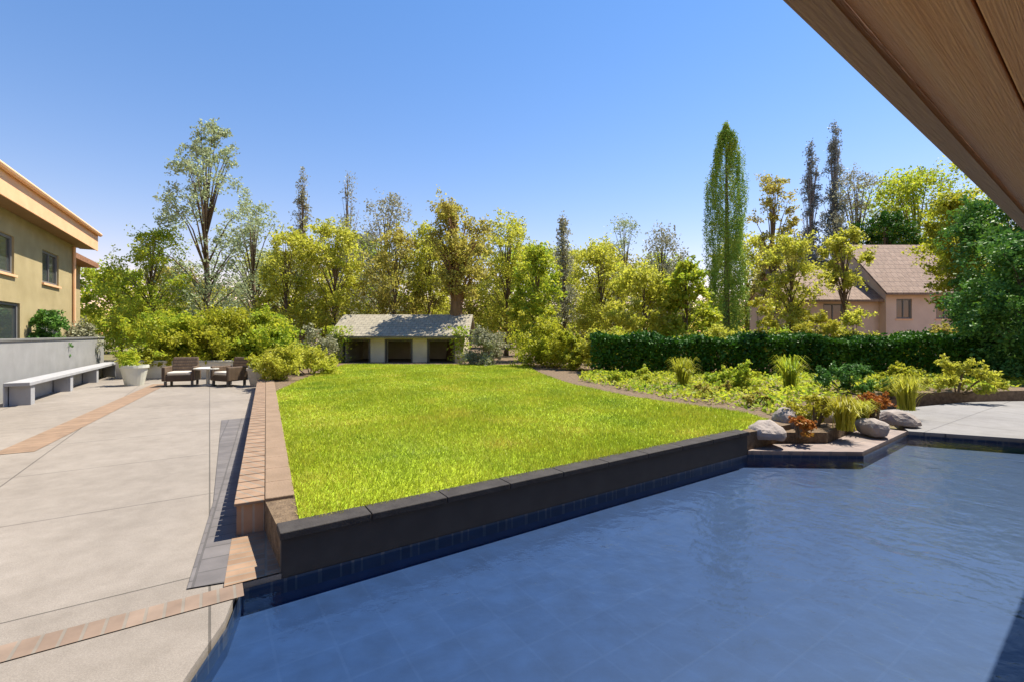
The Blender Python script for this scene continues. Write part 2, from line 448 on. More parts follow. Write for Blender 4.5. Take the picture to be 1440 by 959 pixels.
M['plaster'] = brick_mat('pool_floor_tile', (.019, .047, .116), (.022, .051, .122), (.024, .054, .127), .3, .3, .5, -R(90 - UA), .008, .1, offset=0.0)
M['pool_tile'] = brick_mat('pool_tile', (.02, .035, .07), (.03, .05, .09), (.08, .09, .11), .12, .12, .3, 0, .006, .2, offset=0.0)
DEPTH = .165
pl = inset(.997)
n_ = len(pl)
b = MB(); b.add([(*p, -DEPTH) for p in pl] + [(*p, -.10) for p in pl], [tuple(range(n_)), *[(i, n_ + i, n_ + (i + 1) % n_, (i + 1) % n_) for i in range(n_)]])
tag(b.build('pool_basin', M['plaster']), kind='structure')
b = MB(); b.add([(*p, -.10) for p in pl] + [(*p, -.004) for p in pl], [(i, n_ + i, n_ + (i + 1) % n_, (i + 1) % n_) for i in range(n_)])
tag(b.build('pool_tile_line', M['pool_tile']), kind='structure')

m, nt, N, L, P = new_mat('pool_water')
N.remove(P)
tc = N.new('ShaderNodeTexCoord')
n1 = N.new('ShaderNodeTexNoise'); n1.inputs['Scale'].default_value = 2.0; n1.inputs['Detail'].default_value = 3; n1.inputs['Distortion'].default_value = .8
L.new(tc.outputs['Object'], n1.inputs[0])
n2 = N.new('ShaderNodeTexNoise'); n2.inputs['Scale'].default_value = 13; n2.inputs['Detail'].default_value = 3; L.new(tc.outputs['Object'], n2.inputs[0])
ad = N.new('ShaderNodeMath'); ad.operation = 'MULTIPLY_ADD'; ad.inputs[1].default_value = .28; L.new(n2.outputs[0], ad.inputs[0]); L.new(n1.outputs[0], ad.inputs[2])
bm = N.new('ShaderNodeBump'); bm.inputs['Strength'].default_value = .36; bm.inputs['Distance'].default_value = .05; L.new(ad.outputs[0], bm.inputs['Height'])
fr = N.new('ShaderNodeFresnel'); fr.inputs['IOR'].default_value = 1.33; L.new(bm.outputs[0], fr.inputs['Normal'])
gl = N.new('ShaderNodeBsdfGlossy'); gl.inputs['Roughness'].default_value = .02; L.new(bm.outputs[0], gl.inputs['Normal'])
tr = N.new('ShaderNodeBsdfTransparent'); tr.inputs['Color'].default_value = (.74, .83, .93, 1)
ms = N.new('ShaderNodeMixShader'); L.new(fr.outputs[0], ms.inputs[0]); L.new(tr.outputs[0], ms.inputs[1]); L.new(gl.outputs[0], ms.inputs[2])
L.new(ms.outputs[0], N['Material Output'].inputs['Surface'])
sheet('pool_water', inset(.9965), -.022, m)

# pale patio slab with a 5 cm lip at the pool, running under the camera
pt = MB()
pt.prism([al(.23), al(-.02), (-1.58, 2.5), (-1.50, 2.1), (-1.34, 1.5), (-.6, .9), (8, .4), (9, -4), (-14, -4), (-22, 4), (-22, 17.0), (-5.2, 16.6), al(.05, 9.6), al(.23, .9)], -.2, .03)
tag(pt.build('patio', M['concrete']), kind='structure')

def strip(name, a, b, wdt, z, m, side=1):
    dx, dy = b[0] - a[0], b[1] - a[1]; l = math.hypot(dx, dy); nx, ny = -dy / l * wdt * side, dx / l * wdt * side
    return sheet(name, [a, b, (b[0] + nx, b[1] + ny), (a[0] + nx, a[1] + ny)], z, m)
strip('paving_band', al(.0, .0), al(-6.5, .0), .17, .036, M['brick'], 1)                    # brick course running left from the pool corner
strip('paving_band', (-6.4, 6.1), (-11.0, 14.6), .42, .036, M['edge_brick'], 1)             # brick course beside the tan house
sheet('paving_band', [al(-.10, .0), al(-.10, .78), al(.218, .78), al(.218, .0)], .041, M['edge_brick'])          # apron in front of the brick wall

M['dark_paver'] = brick_mat('dark_paver', (0.114, 0.106, 0.108), (0.144, 0.134, 0.134), (0.084, 0.079, 0.079), .2, .2, .8, -R(90 - WA), .008)
sheet('paving_strip', [(-2.0, 2.80), (-2.80, 4.27), (-5.3, 8.3), (-4.9, 8.6), (-2.5, 4.25), (-1.79, 2.88)], .039, M['dark_paver'])

# raised garden: lawn and planting soil
RZ = .28
garden = [al(.22, .02), al(5.82, .02), (4.1, 6.7), (4.9, 8.2), (8.6, 10.2), (30, 13.5), (70, 60), (70, 140), (-70, 140), (-30, 40), (-12, 21), (-9.6, 17.4), al(.12, 9.0), al(.12, .8)]
gm = MB(); gm.prism(garden, -.02, RZ)
tag(gm.build('garden_bed', M['mulch']), kind='structure')
lawn = [al(.42, .12), al(5.72, .12), (3.95, 6.9), (3.95, 7.6), (2.55, 9.6), (1.6, 12), (1.0, 15), (.6, 19.6), (-7.4, 20.2), (-6.2, 13.5), al(.34, 8.5), al(.34, .2)]
sheet('lawn', lawn, RZ + .006, M['lawn'])

def grass(poly, n, near):
    xs = [p[0] for p in poly]; ys = [p[1] for p in poly]
    px = rng.uniform(min(xs), max(xs), n); py = rng.uniform(min(ys), max(ys), n)
    k = inside(px, py, poly) & (rng.uniform(0, 1, n) < np.clip((near / np.hypot(px, py)) ** 1.6, 0, 1))
    px, py = px[k], py[k]; n = len(px)
    d = np.hypot(px, py)
    a = rng.uniform(0, 2 * math.pi, n); h = rng.uniform(.025, .06, n) * (1 + .25 * np.sin(px * 1.7) * np.cos(py * 1.3)); wd = rng.uniform(.0025, .0045, n) * np.clip(d / 4, 1, 4)
    lx, ly = rng.normal(0, .02, n), rng.normal(0, .02, n)
    v = np.empty((n, 3, 3), np.float32)
    v[:, 0] = np.stack([px - np.cos(a) * wd, py - np.sin(a) * wd, np.full(n, RZ + .004)], 1)
    v[:, 1] = np.stack([px + np.cos(a) * wd, py + np.sin(a) * wd, np.full(n, RZ + .004)], 1)
    v[:, 2] = np.stack([px + lx, py + ly, RZ + .004 + h], 1)
    me = bpy.data.meshes.new('grass')
    me.vertices.add(n * 3); me.vertices.foreach_set('co', v.reshape(-1))
    me.loops.add(n * 3); me.loops.foreach_set('vertex_index', np.arange(n * 3, dtype=np.int32))
    me.polygons.add(n); me.polygons.foreach_set('loop_start', np.arange(0, n * 3, 3, dtype=np.int32)); me.polygons.foreach_set('loop_total', np.full(n, 3, np.int32))
    me.update(calc_edges=True)
    o = link('grass', me, M['grass'])
    return tag(o, 'short bright yellow-green grass covering the raised lawn', 'grass', kind='stuff')
grass(lawn, 900000, 5.0)

# far right: paved deck behind the pool's end
dk = MB(); dk.prism([(6.37, 7.31), (8.22, 6.51), (11.05, 4.4), (24, 4), (26, 11.8), (10.6, 10.5), (7.5, 9.3)], -.05, .05)
tag(dk.build('deck', M['deck']), kind='structure')
M['paver'] = brick_mat('coping_paver', (0.207, 0.161, 0.145), (0.252, 0.199, 0.176), (0.168, 0.145, 0.138), .3, .3, .8, -R(90 - UA), .01)
pv = MB(); pv.prism([al(5.84), (4.65, 6.04), (6.35, 7.32), (6.0, 7.7), (4.5, 6.5), (3.6, 6.5)], -.04, .045)
tag(pv.build('pool_path', M['paver']), kind='structure')
fb = MB(); fb.prism([(3.62, 6.51), (4.5, 6.51), (5.99, 7.71), (7.4, 9.3), (8.6, 10.1), (4.9, 8.19), (4.11, 6.75)], -.03, .20)
tag(fb.build('planting_bed', M['mulch']), kind='structure')

# ---------------------------------------------------------------- walls round the raised lawn
M['slate_tile'] = brick_mat('slate_tile', (0.060, 0.052, 0.049), (0.083, 0.075, 0.072), (.036, .033, .032), .3, .14, .85, 0, .006, .3)
M['charcoal'] = mat('charcoal_stone', [(.3, (0.033, 0.029, 0.028)), (.7, (0.054, 0.049, 0.046))], 8, .8, .3, 60, spec=.2)
t = thing('retaining_wall', 'low charcoal stone wall holding up the lawn along the far side of the pool', 'wall', (W0[0], W0[1], 0), R(90 - UA))
b = MB(); b.box(.22, 5.82, .0, .10, -.03, .255); b.box(.221, .32, .10, .8, -.03, .253); b.build('stone_face', M['slate_tile'], t)
b = MB()
x = .21
while x < 5.77:
    l = min(.6, 5.83 - x); b.box(x, x + l - .006, -.025, .17, .255, .305); x += .6
b.build('coping', M['charcoal'], t, bevel=.006)

M['wall_brick'] = brick_mat('wall_brick', (0.351, 0.209, 0.127), (0.410, 0.264, 0.166), (0.351, 0.293, 0.234), .22, .075, .85, 0, .008)
M['cap'] = mat('sandstone_cap', [(.3, (0.194, 0.133, 0.085)), (.7, (0.245, 0.169, 0.112))], 4, .8, .3, 50)
GW = al(.12)
t = thing('garden_wall', 'low tan brick wall with pale sandstone capping between the patio and the lawn', 'wall', (GW[0], GW[1], 0), R(90 - WA))
b = MB(); b.box(.78, 12.0, .0, .19, .03, .275); b.build('brick_course', M['wall_brick'], t)
b = MB()
x = .74
while x < 12.0:
    b.box(x, x + .445, -.215, -.004, .20, .308); x += .45
b.build('capping', M['cap'], t, bevel=.008)
b = MB()
x = .745
k = 0
while x < 12.0:
    b.box(x, x + .105, .0, .205, .276, .30 + .003 * (k % 2)); x += .115; k += 1
b.build('brick_cap', M['edge_brick'], t, bevel=.004)

# ---------------------------------------------------------------- the house on the right, its patio roof overhead
M['wood'] = mat('ceiling_wood', [(.25, (0.728, 0.333, 0.116)), (.5, (0.829, 0.415, 0.158)), (.75, (0.850, 0.487, 0.215))], 3, .6, .35, 30, stretch=(.25, 9, 9))
M['beam'] = mat('beam_wood', [(.3, (.4, .22, .10)), (.7, (.5, .29, .15))], 4, .6, .3, 30, stretch=(.3, 6, 6))
M['stucco'] = mat('cream_stucco', [(.3, (.48, .42, .34)), (.7, (.55, .49, .4))], 2, .9, .4, 90)
M['tile'] = mat('clay_tile', [(.3, (.22, .10, .055)), (.7, (.36, .18, .1))], 7, .85, .4, 30)
EA = 53.7
E0 = (-.62, 0.0)
t = thing('patio_house', 'house whose brown timber patio ceiling hangs over the right side of the pool', 'house', (E0[0], E0[1], 0), R(90 - EA))
# local x runs along the eave (away from the camera), local -y is towards the house
b = MB()
y = -.06
while y > -2.1:
    b.box(-3.5, 13, y - .136, y, 2.2, 2.23); y -= .14
b.build('ceiling', M['wood'], t, bevel=.004)
b = MB(); b.box(-3.5, 13, -.055, -.005, 2.185, 2.30); b.build('fascia', M['beam'], t)
b = MB(); b.add([(-3.5, -.058, 2.27), (13, -.058, 2.27), (13, -2.19, 2.6), (-3.5, -2.19, 2.6), (-3.5, -.058, 2.31), (13, -.058, 2.31), (13, -2.19, 2.64), (-3.5, -2.19, 2.64)],
              [(0, 3, 2, 1), (4, 5, 6, 7), (0, 1, 5, 4), (1, 2, 6, 5), (2, 3, 7, 6), (3, 0, 4, 7)]); b.build('porch_roof', M['tile'], t)
for px in (-3.2, 11.6):
    b = MB(); b.box(px, px + .18, -.42, -.24, -.02, 2.198); b.build('post', M['beam'], t, bevel=.01)
b = MB(); b.box(-3.5, 4.2, -2.5, -2.2, -.02, 2.62); b.box(4.2, 12.4, -2.5, -2.2, -.02, 5.88); b.box(4.2, 12.4, -9, -2.5, -.02, 5.88); b.build('wall', M['stucco'], t)  # taller boxes: unseen upper storey, added for the shadow it throws
b = MB(); b.prism([(3.8, -1.75), (13.0, -1.75), (13.0, -9.6), (3.8, -9.6)], 5.883, 6.15)  # upper roof, out of view too, its outline shaped for that shadow
b.add([(3.8, -1.75, 6.152), (13.0, -1.75, 6.152), (13.0, -9.6, 6.152), (3.8, -9.6, 6.152), (7, -5.6, 7.6), (9.5, -5.6, 7.6)], [(0, 1, 5, 4), (1, 2, 5), (2, 3, 4, 5), (3, 0, 4)]); b.build('roof', M['tile'], t)

# ---------------------------------------------------------------- the tan house on the left
M['tan'] = mat('tan_stucco', [(.3, (0.346, 0.277, 0.138)), (.7, (0.438, 0.354, 0.190))], 1.5, .9, .4, 80)
M['tan_trim'] = mat('peach_trim', [(.3, (0.850, 0.453, 0.244)), (.7, (0.850, 0.515, 0.288))], 3, .7, .1)
M['soffit'] = mat('soffit_wood', [(.3, (0.195, 0.112, 0.045)), (.7, (0.300, 0.173, 0.075))], 3, .7, .3, 30, stretch=(8, .5, 1))
M['greyp'] = mat('grey_paint', [(.3, (0.149, 0.146, 0.140)), (.7, (0.186, 0.183, 0.177))], 2, .6, .1)
M['frame'] = mat('dark_frame', [(.3, (.06, .055, .05)), (.7, (.09, .08, .075))], 3, .5, .05)
m, nt, N, L, P = new_mat('window_glass'); P.inputs['Base Color'].default_value = (.05, .06, .06, 1); P.inputs['Roughness'].default_value = .06; P.inputs['Specular IOR Level'].default_value = .8
M['glass'] = m
t = thing('tan_house', 'tall tan stucco house with a peach eave board at the left edge of the patio', 'house', (-13.45, 11.6, 0), R(90 + 31.0))
def wall_with_holes(mb, x0, x1, z0, z1, holes, y0, y1):
    """wall in the local xz plane, thickness y0..y1, cut by rectangular openings"""
    xs = sorted({x0, x1, *[h[0] for h in holes], *[h[1] for h in holes]})
    for a, c in zip(xs[:-1], xs[1:]):
        cuts = sorted([(h[2], h[3]) for h in holes if h[0] <= a and h[1] >= c])
        z = z0
        for q0, q1 in cuts:
            if q0 > z: mb.box(a, c, y0, y1, z, q0)
            z = q1
        if z < z1: mb.box(a, c, y0, y1, z, z1)
EV = 5.08
holes = [(-5.5, -2.6, .03, 2.5), (-.6, 2.2, .03, 2.5), (3.6, 5.6, 1.0, 2.4), (-5.2, -3.2, 3.3, 4.4), (.0, 1.8, 3.3, 4.4), (4.0, 5.6, 3.3, 4.4)]
b = MB(); wall_with_holes(b, -12, 7.3, -.02, EV - .02, holes, 0, .25); b.box(7.05, 7.3, .25, 9, -.02, EV - .02); b.box(-12, -11.75, .25, 9, -.02, EV - .02); b.build('wall', M['tan'], t)
def window(parent, h, y, nm, sill=True):
    b = MB(); f = .08
    b.box(h[0], h[1], y + .05, y + .13, h[3] - f, h[3]); b.box(h[0], h[1], y + .05, y + .13, h[2], h[2] + f)
    b.box(h[0], h[0] + f, y + .052, y + .128, h[2] + f, h[3] - f); b.box(h[1] - f, h[1], y + .052, y + .128, h[2] + f, h[3] - f)
    mx = (h[0] + h[1]) / 2; b.box(mx - .03, mx + .03, y + .054, y + .126, h[2] + f, h[3] - f)
    fr = b.build(nm, M['greyp'], parent)
    b = MB(); b.box(h[0] + f, mx - .03, y + .085, y + .097, h[2] + f, h[3] - f); b.box(mx + .03, h[1] - f, y + .085, y + .097, h[2] + f, h[3] - f); b.build('pane', M['glass'], fr)
    if sill:
        b = MB(); b.box(h[0] - .06, h[1] + .06, y - .06, y + .045, h[2] - .07, h[2] - .003); b.build('sill', M['tan_trim'], fr)
for h in holes: window(t, h, 0, 'patio_door' if h[2] < .1 else 'window', h[2] > .1)
b = MB(); b.box(-12.3, 8.15, -.52, .0, EV - .015, EV + .015); b.build('soffit', M['soffit'], t)
b = MB(); b.box(-12.3, 8.15, -.56, -.522, EV - .05, EV + .66); b.build('fascia', M['tan_trim'], t)
b = MB(); b.tube([(-12.3, -.63, EV + .62), (8.15, -.63, EV + .62)], [.075, .075], 8); b.build('gutter', M['tan_trim'], t)
b = MB(); b.add([(-12.3, -.52, EV + .68), (8.15, -.52, EV + .68), (8.15, 4.5, EV + 1.9), (-12.3, 4.5, EV + 1.9), (-12.3, 9.6, EV + .68), (8.15, 9.6, EV + .68), (-12.3, -.52, EV + .02), (8.15, -.52, EV + .02), (8.15, 9.6, EV + .02), (-12.3, 9.6, EV + .02)],
              [(0, 1, 2, 3), (3, 2, 5, 4), (1, 7, 8, 5, 2), (0, 3, 4, 9, 6), (6, 9, 8, 7)]); b.build('roof', M['tile'], t)
b = MB(); b.tube([(7.15, -.06, EV - .1), (7.15, -.06, .05)], [.05, .05], 8); b.build('downpipe', M['tan_trim'], t)
# lower wing
wh_ = (8.6, 10.6, 1.2, 2.6)
b = MB(); wall_with_holes(b, 7.3, 13.6, -.02, 4.95, [wh_], 1.2, 1.45); b.box(13.35, 13.6, 1.45, 8, -.02, 4.95); b.build('wing_wall', M['tan'], t)
window(t, wh_, 1.2, 'window')
b = MB(); b.add([(7.3, .6, 4.96), (14.1, .6, 4.96), (14.1, 4.6, 6.0), (7.3, 4.6, 6.0), (7.3, 8.6, 4.96), (14.1, 8.6, 4.96), (7.3, .6, 5.2), (14.1, .6, 5.2), (14.1, 4.6, 6.3), (7.3, 4.6, 6.3), (14.1, 8.6, 5.2), (7.3, 8.6, 5.2)],
              [(0, 4, 5, 1), (6, 7, 8, 9), (9, 8, 10, 11), (0, 1, 7, 6), (1, 5, 10, 8, 7), (4, 0, 6, 9, 11), (5, 4, 11, 10)]); b.build('wing_roof', M['tile'], t)

# ---------------------------------------------------------------- far edge of the patio: low wall, chairs, planters
M['pale_wall'] = mat('pale_render', [(.3, (0.640, 0.592, 0.496)), (.7, (0.752, 0.704, 0.608))], 2, .9, .3, 70)
M['pale_cap'] = mat('pale_cap_stone', [(.3, (.5, .48, .42)), (.7, (.57, .55, .49))], 5, .8, .2, 60)
M['grey_wall'] = mat('grey_render', [(.3, (0.244, 0.240, 0.234)), (.7, (0.303, 0.298, 0.293))], 2, .9, .3, 70)
t = thing('screen_wall', 'grey rendered screen wall standing in front of the tan house', 'wall', (-12.55, 11.9, .03), R(90 + 31))
b = MB(); b.box(-3.0, 7.4, 0, .22, 0, 1.4); b.build('wall_body', M['grey_wall'], t)
b = MB(); b.box(-3.03, 7.43, -.03, .25, 1.402, 1.46); b.build('coping', M['greyp'], t, bevel=.01)
M['grey_stone'] = mat('pale_grey_stone', [(.3, (0.294, 0.294, 0.302)), (.7, (0.362, 0.362, 0.372))], 3, .85, .3, 60)
t = thing('stone_bench', 'long pale grey stone bench against the grey screen wall', 'bench', (-12.3, 12.05, .03), R(90 + 31))
b = MB(); b.box(-2.6, 6.2, -.4, .02, .44, .52); b.build('seat', M['grey_stone'], t, bevel=.01)
for q in (-2.3, .5, 3.2, 5.8):
    b = MB(); b.box(q - .12, q + .12, -.36, -.02, 0, .438); b.build('leg', M['grey_stone'], t)
b = MB(); b.box(-2.6, 6.2, .0, .018, 0, .436); b.build('back_panel', M['grey_stone'], t)
t = thing('patio_end_wall', 'pale low rendered wall closing the far end of the patio', 'wall', (-14.2, 16.3, .03), 0)
b = MB(); b.box(0, 5.4, 0, .25, 0, .56); b.build('wall_body', M['pale_wall'], t)
b = MB(); b.box(-.03, 5.43, -.03, .28, .562, .63); b.build('coping', M['pale_cap'], t, bevel=.01)

M['wicker'] = brick_mat('brown_wicker', (.13, .085, .05), (.19, .13, .08), (.05, .03, .02), .05, .02, .6, 0, .003, .8)
M['cushion'] = mat('cream_cushion', [(.3, (.5, .46, .4)), (.7, (.56, .52, .46))], 6, .95, .2, 120)
def make_chair(label, loc, rz, group, proto=None):
    if proto:
        r_ = proto.copy(); COL.objects.link(r_); r_.location = loc; r_.rotation_euler = (0, 0, rz); r_['label'] = label
        for ch in proto.children:
            c = ch.copy(); COL.objects.link(c); c.parent = r_
        return r_
    t = thing('wicker_chair', label, 'chair', loc, rz, group)
    b = MB(); b.box(-.34, .34, -.32, .3, .16, .34); b.build('seat', M['wicker'], t, bevel=.03)
    b = MB(); b.add([(-.36, .24, .3), (.36, .24, .3), (.36, .32, .3), (-.36, .32, .3), (-.34, .36, .86), (.34, .36, .86), (.34, .42, .86), (-.34, .42, .86)], [(0, 3, 2, 1), (4, 5, 6, 7), (0, 1, 5, 4), (1, 2, 6, 5), (2, 3, 7, 6), (3, 0, 4, 7)]); b.build('backrest', M['wicker'], t, bevel=.03)
    for s in (-1, 1):
        b = MB(); b.box(s * .38 - .05, s * .38 + .05, -.34, .3, .17, .6); b.build('armrest', M['wicker'], t, bevel=.03)
        for yy in (-.28, .24):
            b = MB(); b.box(s * .34 - .03, s * .34 + .03, yy - .03, yy + .03, 0, .165); b.build('leg', M['frame'], t)
    b = MB(); b.box(-.31, .31, -.31, .23, .342, .44); b.build('seat_cushion', M['cushion'], t, bevel=.035)
    return t
grp = 'brown wicker chairs on the far patio'
ch = make_chair('brown wicker armchair left of the small white table on the far patio', (-10.15, 14.0, .03), R(20), grp)
make_chair('brown wicker armchair right of the small white table, nearer the lawn shrubs', (-8.68, 14.0, .03), R(-25), grp, ch)
t = thing('side_table', 'small round white table standing between the two brown wicker chairs', 'table', (-9.42, 14.1, .03))
b = MB(); b.lathe([(.38, .50), (.4, .51), (.4, .54), (.38, .55)], 24); b.build('table_top', M['pale_cap'], t)
b = MB(); b.lathe([(.24, 0), (.24, .02), (.05, .05), (.04, .498)], 16); b.build('pedestal', M['pale_cap'], t)
def make_pot(label, loc, rad, h, m, leaf, ph, seed, group):
    t = thing('planter_pot', label, 'plant pot', loc, 0, group)
    b = MB(); b.lathe([(rad * .68, 0), (rad * .8, h * .3), (rad, h * .86), (rad * 1.08, h * .87), (rad * 1.08, h), (rad * .95, h), (rad * .92, h * .9)], 20); b.build('pot', m, t, smooth=False)
    r = np.random.default_rng(seed)
    cl = np.stack([r.normal(0, rad * .5, 9), r.normal(0, rad * .5, 9), h + r.uniform(.05, ph, 9)], 1)
    link('foliage', leaf_mesh('foliage', clump_points(r, cl, np.full(9, rad * .6), 70), .05, seed=seed), M[leaf], t)
M['white_pot'] = mat('white_glazed', [(.3, (.6, .6, .5)), (.7, (.68, .68, .58))], 4, .4, .05)
M['stone_pot'] = mat('stone_pot', [(.3, (.36, .33, .28)), (.7, (.44, .41, .36))], 8, .9, .4, 60)
make_pot('white glazed plant pot near the corner of the tan house wing', (-11.7, 14.1, .03), .34, .62, M['white_pot'], 'green', .4, 3, 'plant pots on the patio')
make_pot('grey stone plant pot at the patio end beside the lawn shrubs', (-7.75, 13.9, .03), .3, .55, M['stone_pot'], 'lime', .35, 4, 'plant pots on the patio')

# ---------------------------------------------------------------- arcade of the garden building beyond the lawn
M['beige'] = mat('beige_stucco', [(.3, (0.527, 0.456, 0.316)), (.7, (0.649, 0.571, 0.421))], 1.5, .9, .4, 70)
M['pale_roof'] = brick_mat('pale_roof_tile', (0.286, 0.259, 0.189), (0.340, 0.308, 0.234), (0.150, 0.133, 0.108), .3, .22, .85, 0, .012, .5)
t = thing('garden_pavilion', 'low beige garden pavilion with three dark openings at the end of the lawn', 'pavilion', (-8.3, 21.6, RZ - .02), 0)
hl = [(.35, 1.5, 0, 1.02), (2.35, 3.5, 0, 1.02), (4.35, 5.5, 0, 1.02)]
b = MB(); wall_with_holes(b, 0, 6.0, 0, 1.25, hl, 0, .25); b.box(0, .2, .25, 3.4, 0, 1.25); b.box(5.8, 6, .25, 3.4, 0, 1.25); b.box(.2, 5.8, 3.2, 3.4, 0, 1.25)
b.add([(0.002, 0, 1.25), (.002, 3.4, 1.25), (.002, 1.7, 2.1)], [(0, 1, 2)]); b.add([(5.998, 0, 1.25), (5.998, 3.4, 1.25), (5.998, 1.7, 2.1)], [(0, 1, 2)]); b.build('wall', M['beige'], t)
b = MB(); b.add([(-.3, -.45, 1.16), (6.3, -.45, 1.16), (6.3, 1.7, 2.24), (-.3, 1.7, 2.24), (-.3, 3.85, 1.16), (6.3, 3.85, 1.16), (-.3, -.45, 1.24), (6.3, -.45, 1.24), (6.3, 1.7, 2.33), (-.3, 1.7, 2.33), (6.3, 3.85, 1.24), (-.3, 3.85, 1.24)],
              [(0, 3, 2, 1), (3, 4, 5, 2), (6, 7, 8, 9), (9, 8, 10, 11), (0, 1, 7, 6), (1, 2, 8, 7), (2, 5, 10, 8), (4, 3, 9, 11), (3, 0, 6, 9), (5, 4, 11, 10)]); b.build('roof', M['pale_roof'], t)
for h in hl:
    b = MB(); b.box(h[0] - .08, h[0], -.03, .1, 0, 1.1); b.box(h[1], h[1] + .08, -.03, .1, 0, 1.1); b.box(h[0], h[1], -.03, .1, 1.022, 1.1); b.build('opening_frame', M['frame'], t)
r = np.random.default_rng(91)
vx = np.concatenate([r.normal(.1, .35, 700), r.normal(5.9, .3, 500)]); vz = r.uniform(0, 1, 1200) ** .7 * 1.7
link('vine', leaf_mesh('vine', np.stack([vx, r.normal(-.42, .12, 1200), vz], 1), .07, seed=92), M['green'], t)

# ---------------------------------------------------------------- pink stucco house behind the hedge
M['pink'] = mat('pink_stucco', [(.3, (0.647, 0.479, 0.361)), (.7, (0.754, 0.566, 0.431))], 1.2, .9, .4, 60)
M['pink_tile'] = brick_mat('pink_roof_tile', (0.255, 0.176, 0.131), (0.307, 0.217, 0.165), (0.150, 0.098, 0.075), .32, .3, .85, 0, .015, .6)
t = thing('pink_house', 'pale pink house with pinkish tile roofs and a lower wing behind the hedge', 'house', (17.4, 26.4, RZ), 0)
def gable(mb, x0, x1, y0, y1, ze, zr, th=.12):
    ym = (y0 + y1) / 2
    v = [(x0, y0, ze), (x1, y0, ze), (x1, ym, zr), (x0, ym, zr), (x1, y1, ze), (x0, y1, ze)]
    w_ = [(p[0], p[1], p[2] + th) for p in v]
    mb.add(v + w_, [(0, 3, 2, 1), (3, 5, 4, 2), (6, 7, 8, 9), (9, 8, 10, 11), (0, 1, 7, 6), (1, 2, 8, 7), (2, 4, 10, 8), (5, 3, 9, 11), (3, 0, 6, 9), (4, 5, 11, 10)])
wins = [(4.9, 5.8, 2.2, 3.35), (7.2, 8.3, 2.2, 3.35)]
b = MB(); wall_with_holes(b, 4.3, 8.9, 0, 3.95, wins, 0, .25); b.box(4.3, 4.55, .25, 6, 0, 3.95); b.box(8.65, 8.9, .25, 6, 0, 3.95); b.box(4.55, 8.65, 5.75, 6, 0, 3.95)
b.add([(4.302, 0, 3.95), (4.302, 6, 3.95), (4.302, 3, 6.9)], [(0, 1, 2)]); b.add([(8.898, 0, 3.95), (8.898, 6, 3.95), (8.898, 3, 6.9)], [(0, 1, 2)]); b.build('wall', M['pink'], t)
b = MB(); gable(b, 4.0, 9.15, -.4, 6.4, 3.56, 6.95); b.build('roof', M['pink_tile'], t)
wins2 = [(1.0, 2.2, 2.1, 3.1)]
b = MB(); wall_with_holes(b, -1.0, 4.298, 0, 3.5, wins2, .5, .75); b.box(-1.0, -.75, .75, 5, 0, 3.5); b.add([(-.998, .5, 3.5), (-.998, 5, 3.5), (-.998, 2.75, 5.3)], [(0, 1, 2)]); b.build('wing_wall', M['pink'], t)
b = MB(); gable(b, -1.3, 4.29, .1, 5.4, 3.2, 5.35); b.build('wing_roof', M['pink_tile'], t)
for h in wins: window(t, h, .02, 'window')
for h in wins2: window(t, h, .52, 'window')

# ---------------------------------------------------------------- trees
def at(px, Y): return (px - 720) / 640.0 * Y
def top(py, Y, z0=RZ): return 1.6 + (470 - py) / 640.0 * Y - z0
TG = 'trees beyond the lawn'
def T(px, py, Y, wpx, leaf, label, name='broadleaf_tree', cat='tree', z0=RZ - .02, **k):
    return make_tree(name, label, cat, (at(px, Y), Y, z0), top(py, Y, z0), wpx / 640.0 * Y, leaf, group=TG, **k)

T(290, 172, 30, 165, 'pale', 'tallest pale feathery tree on the left, thin enough for sky to show through', 'poplar_tree', shape='column', clear=.1, clumps=110, per=70, size=.12, seed=11, crad=.13, z0=-.02)
T(212, 322, 28, 92, 'green', 'rounded green tree rising behind the lower wing of the tan house', seed=12, clear=.12, clumps=44, per=130, z0=-.02)
T(356, 285, 27, 96, 'pale', 'pale thin-leaved tree just right of the tall feathery tree', seed=13, clear=.15, clumps=46, per=55, z0=-.02)
T(425, 238, 33, 58, 'grey', 'narrow grey-green tree with a thin pointed top left of the pavilion', shape='cone', seed=14, clear=.15, clumps=48, per=62, crad=.2)
T(402, 322, 24, 78, 'olive', 'dark olive tree just left of the pavilion', seed=15, clear=.15, clumps=38, per=120)
T(490, 240, 35, 72, 'grey', 'grey tree with a narrow thin top above the pavilion roof', shape='cone', seed=16, clear=.15, clumps=50, per=60, crad=.2)
T(470, 312, 25, 92, 'olive', 'olive tree behind the left end of the pavilion', seed=17, clear=.15, clumps=44, per=120)
T(540, 276, 31, 100, 'grey', 'wide grey-green tree with an open top behind the pavilion', seed=18, clear=.2, clumps=44, per=70)
T(556, 322, 26, 86, 'brown', 'brownish tree behind the middle of the pavilion', seed=19, clear=.2, clumps=40, per=110)
T(641, 284, 23.5, 86, 'brown', 'tall brown-leaved tree with a stout reddish trunk at the right end of the pavilion', bark='red_bark', seed=20, clear=.42, clumps=40, per=110, trunk_r=.36)
T(604, 318, 27, 66, 'olive', 'olive tree just left of the reddish trunk', seed=21, clear=.2, clumps=34, per=110)
T(712, 306, 28, 92, 'olive', 'broad olive tree right of the reddish trunk', seed=22, clear=.15, clumps=48, per=110)
T(755, 346, 23, 70, 'green', 'low green tree in front of the broad olive tree', seed=23, clear=.12, clumps=40, per=120)
T(792, 304, 30, 74, 'grey', 'grey-green tree with a pointed crown in the middle of the tree line', shape='cone', seed=24, clear=.1, clumps=46, per=90, crad=.22)
T(846, 338, 25, 92, 'olive', 'yellow-olive tree standing behind the left end of the hedge', seed=25, clear=.12, clumps=46, per=120)
